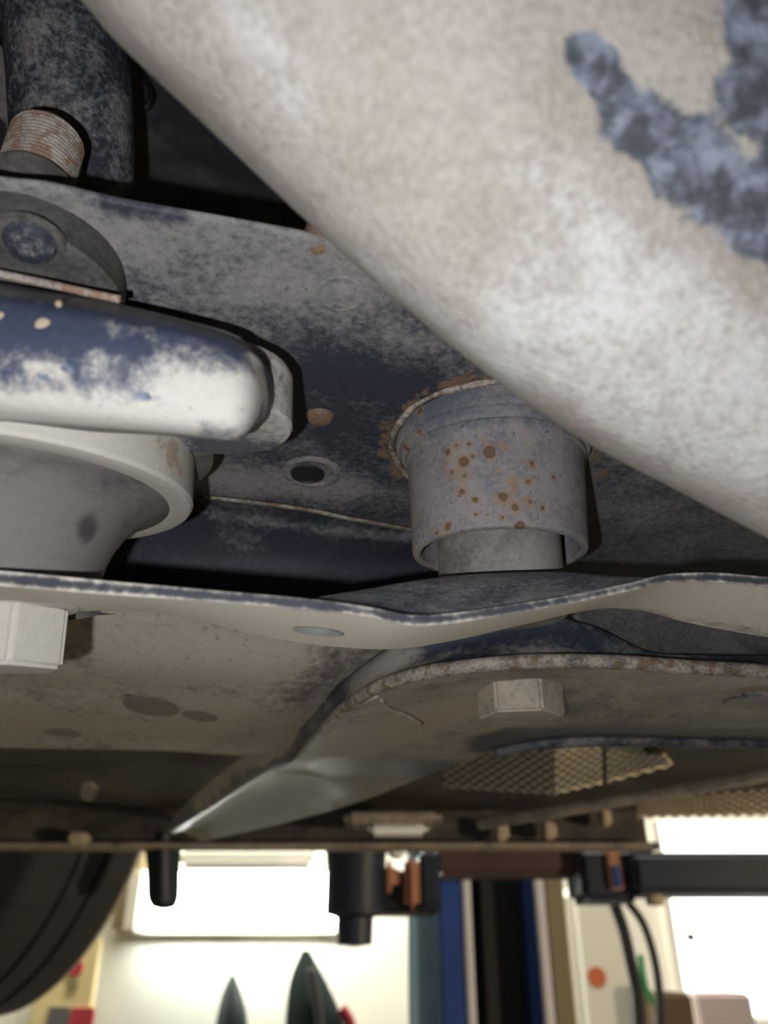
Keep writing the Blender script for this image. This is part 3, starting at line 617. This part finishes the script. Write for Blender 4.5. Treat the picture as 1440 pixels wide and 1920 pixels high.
bar = tube('tunnel_bar', [v(1620,1420,.74), v(1440,1452,.78), v(1250,1486,.84), v(1050,1520,.90), v(900,1545,.98)], .0065, M['rail'], n=30, seg=10); tag(bar, 'long tan bar slanting under the dark tunnel cover', 'bar')

sill = thing('sill_rail', 'thin brown sill rail along the far edge of the underbody', 'sill', v(700,1570,1.28))
part(box('web', (-1.0, 1.27, v(700,1586,1.27).z), (v(1215,1570,1.27).x, 1.30, v(700,1548,1.27).z+.05), M['pan'], .004), sill)
part(box('lower_lip', (-1.0, 1.24, v(700,1588,1.24).z), (v(1215,1570,1.27).x, 1.30, v(700,1580,1.24).z), M['rail'], .002), sill)
for x0, y0, x1, y1 in ((930,1540,955,1575),(1020,1540,1045,1572),(1128,1515,1148,1548),(125,1560,160,1582)):
    part(wbox('tab', x0, y0, x1, y1, 1.225, .03, M['plug'], .004), sill)
sp = wbox('silver_plate', 690, 1541, 805, 1562, 1.15, .05, M['ball'], .008); tag(sp, 'small pale plate hanging at the far underbody edge, centre', 'plate')
jp = wbox('jacking_block', 645, 1520, 830, 1541, 1.13, .09, M['rail'], .01); tag(jp, 'dusty block on the underbody above the lift pad', 'block')

# ------------------------------------------------------------------ wheel
wh = thing('wheel', 'dark tyre hanging at the lower left, dust along the tread edge', 'wheel', (0,0,0))
WC = v(-15, 1450, 1.58); wh.location = WC
wax = Vector((-.60, -.80, 0)).normalized()
R = .40
def tyre(name, prof, mat): return lathe(name, WC, wax, prof, mat, seg=128, sharp=50)
part(tyre('tread', [(-.10,R-.03),(-.098,R-.012),(-.09,R-.003),(-.07,R),(-.03,R+.001),(-.028,R-.006),(-.02,R-.006),(-.018,R+.001),(.018,R+.001),(.02,R-.006),(.028,R-.006),(.03,R+.001),(.07,R),(.09,R-.003),(.098,R-.012),(.10,R-.03)], M['tyre']), wh)
part(tyre('sidewall', [(.10,R-.03),(.108,R-.06),(.108,R-.09),(.098,R-.12),(.09,R-.125)], M['tyre']), wh)
part(tyre('sidewall', [(-.10,R-.03),(-.108,R-.06),(-.108,R-.09),(-.098,R-.12),(-.09,R-.125)], M['tyre']), wh)
part(tyre('shoulder_dust', [(-.084,R-.0012),(-.0905,R-.0022),(-.0990,R-.0115),(-.1010,R-.03),(-.102,R-.034)], M['tyredust']), wh, 'dust ring on the tyre shoulder')
part(tyre('rim', [(.095,R-.12),(.09,R-.13),(.02,R-.15),(-.09,R-.14),(-.092,R-.12)], M['rim']), wh)
part(tyre('disc', [(.03,R-.15),(.05,.12),(.06,.05),(.06,0)], M['rim']), wh)

# ------------------------------------------------------------------ lift
lc = thing('lift_column', 'tall blue steel lift column with black channel, lower centre right', 'lift column', Vector((v(900,1800,2.0).x, 2.0, 0)))
def col(name, x0, x1, Y, dep, mat, zt=3.2, bev=.004):
    xa = v(x0,1780,Y).x; xb = v(x1,1780,Y).x
    return part(box(name, (xa, Y, 0.02), (xb, Y+dep, zt), mat, bev), lc)
col('side_panel', 765, 828, 2.06, .03, M['paleblue']); col('front_panel', 826, 872, 2.0, .03, M['blue']); col('edge_strip', 872, 888, 1.992, .02, M['steel'])
col('channel_back', 870, 1010, 2.18, .03, M['black']); col('channel_side', 866, 882, 2.02, .17, M['black']); col('channel_side', 990, 1012, 2.02, .17, M['blue'])
col('carriage', 905, 985, 2.10, .06, M['black']); col('edge_strip', 1012, 1030, 1.992, .02, M['steel']); col('side_panel', 1030, 1068, 2.05, .10, M['olive'])
part(box('base_plate', (v(760,1780,2.0).x-.05, 1.95, 0), (v(1068,1780,2.0).x+.05, 2.3, .02), M['blue'], .003), lc)

la = thing('lift_swing_beam', 'brown and navy lift arm reaching under the car from the blue column', 'lift arm', v(1000,1610,1.6))
part(wbox('beam', 818, 1588, 1140, 1640, 1.60, .12, M['brown'], .008), la)
part(wbox('beam_cap', 818, 1578, 1240, 1592, 1.59, .14, M['navybeam'], .004), la)
part(wbox('end_block', 1090, 1588, 1200, 1690, 1.56, .14, M['navybeam'], .012), la)
part(wbox('outer_beam', 1190, 1597, 1620, 1676, 1.52, .14, M['navybeam'], .01), la)
ep = part(wbox('end_plate', 1141, 1594, 1168, 1668, 1.548, .012, M['copper'], .003), la)
part(wbox('plate_sticker', 1150, 1622, 1164, 1664, 1.544, .004, M['blue'], .001), ep)
part(lathe('pivot_bolt', v(1228,1690,1.55), Vector((0,0,-1)), [(-.03,.014),(.0,.016),(.006,.014),(.008,0)], M['plug'], seg=24), la)
pd = thing('lift_pad', 'dark lift pad assembly with copper coloured rings under the sill', 'lift pad', v(700,1650,1.45))
part(lathe('post', v(668,1560,1.45), Vector((0,0,-1)), [(0,0),(0,.05),(.02,.052),(.05,.05),(.06,.048),(.125,.048),(.13,.03),(.168,.028),(.172,0)], M['navybeam'], seg=48), pd)
part(wbox('carrier', 690, 1632, 826, 1712, 1.46, .16, M['black'], .006), pd)
for x0, x1, y0, y1 in ((712,748,1612,1672),(758,788,1600,1708)):
    part(wbox('ring', x0, y0, x1, y1, 1.43, .06, M['copper'], .012), pd)
part(wbox('yoke', 786, 1592, 826, 1700, 1.44, .09, M['navybeam'], .008), pd)
wb = lathe('white_knob', v(743,1612,1.41), Vector((0,0,1)), [(.022*(1-math.cos(t*math.pi/12)), .018*math.sin(t*math.pi/12)) for t in range(13)], M['ball'], seg=32); tag(wb, 'small white knob on the lift pad', 'knob')

# ------------------------------------------------------------------ things along the back wall
fx = thing('wall_light', 'long fluorescent fitting glowing on the pale wall, lower left', 'light fitting', v(440,1690,WY))
part(wbox('housing', 232, 1634, 640, 1752, WY-.05, .05, M['lampbody'], .006), fx)
part(wbox('diffuser', 262, 1634, 632, 1736, WY-.11, .06, M['lamp'], .015), fx)
part(wbox('end_cap', 236, 1630, 262, 1746, WY-.115, .065, M['lampbody'], .006), fx)
sh = wbox('cream_shelf', 335, 1588, 590, 1630, WY-.22, .2, M['white'], .02); tag(sh, 'pale box shelf on the wall above the glowing fitting', 'shelf')

win = struct(wbox('window_1', 1262, 1545, 1700, 1905, WY-.02, .015, M['daylight']))
fr = wbox('window_frame', 1248, 1540, 1264, 1910, WY-.05, .05, M['white']); rebase(fr, win); fr.matrix_parent_inverse = Matrix()
kb = lathe('window_knob', v(1296,1757,WY-.06), Vector((0,-1,0)), [(-.03,.012),(0,.016),(.01,.012),(.012,0)], M['black'], seg=20); tag(kb, 'small black knob on the bright window', 'knob')
pk = wbox('pale_carton', 1310, 1862, 1420, 1990, WY-.35, .2, M['pink'], .01); tag(pk, 'pale pinkish carton in front of the bright window', 'carton')
bc = wbox('brown_carton', 1232, 1862, 1306, 1990, 2.6, .18, M['carton'], .008); tag(bc, 'dark brown carton right of the hoses', 'carton')

cab = thing('wall_cabinet', 'tall cream cabinet with an orange mark, behind the hoses', 'cabinet', v(1120,1850,2.7))
part(wbox('body', 1076, 1660, 1190, 2000, 2.75, .25, M['white'], .03), cab)
part(lathe('orange_mark', v(1119,1832,2.75), Vector((0,-1,0)), [(-.002,.028),(.004,.027),(.004,0)], M['orange'], seg=24), cab)
def hose(pts, r, mat, lab): tag(tube('hose', pts, r, mat, n=40, seg=10), lab, 'hose')
hose([v(1150,1690,2.2), v(1168,1740,2.2), v(1182,1800,2.2), v(1196,1870,2.2), v(1200,1960,2.2)], .014, M['black'], 'thick black hose nearest the cream cabinet')
hose([v(1176,1690,2.25), v(1205,1730,2.25), v(1225,1790,2.25), v(1236,1860,2.25), v(1238,1960,2.25)], .010, M['black'], 'thinner black hose curving out to the right')
hose([v(1200,1790,2.22), v(1204,1820,2.22), v(1210,1850,2.22), v(1222,1880,2.22)], .008, M['greenwire'], 'short green hose between the two black hoses')

# dark hanging thing in front of the fitting
hg = thing('rubber_flap', 'dark rounded rubber flap hanging from the underbody before the fitting', 'flap', v(305,1640,1.30))
FL = [[(270,1560,1.30),(274,1620,1.30),(276,1682,1.30),(286,1702,1.30)], [(300,1558,1.27),(300,1620,1.27),(304,1680,1.27),(308,1706,1.275)], [(342,1560,1.30),(338,1620,1.30),(336,1682,1.30),(328,1702,1.30)]]
part(loft('flap', [[v(*q) for q in r] for r in FL], M['jacket'], n=24, m=8, thick=.01), hg)
part(tube('ridge', [v(310,1562,1.265), v(308,1620,1.265), v(309,1690,1.268)], .006, M['jacketgrey'], n=16, seg=8), hg)

def jacket(label, pts_l, pts_r, Y, stripe=None, redpts=None):
    t = thing('hanging_jacket', label, 'jacket', v(pts_l[0][0], 1900, Y), 'jackets hanging along the back wall')
    L_ = [v(x, y, Y) for x, y in pts_l]; R_ = [v(x, y, Y) for x, y in pts_r]
    mid = [(a+b)/2+Vector((0,-.06*min(1,(i+.3)/2),0)) for i, (a, b) in enumerate(zip(L_, R_))]
    back = [(a+b)/2+Vector((0,.06*min(1,(i+.3)/2),0)) for i, (a, b) in enumerate(zip(L_, R_))]
    part(loft('shell', [L_, mid, R_, back], M['jacket'], n=30, m=8, closed=True, caps=True), t)
    if stripe: part(tube('stripe', [v(x, y, Y-.075) for x, y in stripe], .014, M['jacketgrey'], n=20, seg=8), t)
    if redpts:
        part(tube('lining', [v(x, y, Y-.03) for x, y in redpts], .016, M['red'], n=12, seg=8), t)
    return t
jacket('smaller dark pointed jacket hanging below the fitting', [(432,1828),(418,1860),(408,1900),(400,1960),(392,2080)], [(440,1828),(452,1860),(462,1900),(466,1960),(470,2080)], 3.2)
jacket('larger dark pointed jacket with grey stripe and red lining', [(566,1782),(546,1830),(538,1880),(534,1940),(530,2080)], [(580,1782),(606,1830),(630,1880),(652,1940),(690,2080)], 2.9, [(582,1815),(592,1860),(600,1920),(606,1990)], [(640,1890),(655,1915),(668,1960)])

bd = thing('notice_board', 'cluttered yellow notice board with red shapes, lower left by the tyre', 'board', v(120,1850,WY-.1))
part(wbox('board', 60, 1760, 172, 2000, WY-.10, .03, M['yellow'], .004), bd)
part(lathe('red_disc', v(141,1815,WY-.105), Vector((0,-1,0)), [(-.004,.028),(.004,.027),(.004,0)], M['red'], seg=24), bd)
part(lathe('dark_disc', v(137,1845,WY-.105), Vector((0,-1,0)), [(-.004,.02),(.004,.019),(.004,0)], M['olive'], seg=24), bd)
part(wbox('red_sheet', 126, 1890, 170, 1990, WY-.112, .012, M['red']), bd)
part(wbox('grey_sheet', 84, 1888, 122, 1990, WY-.112, .012, M['jacketgrey']), bd)
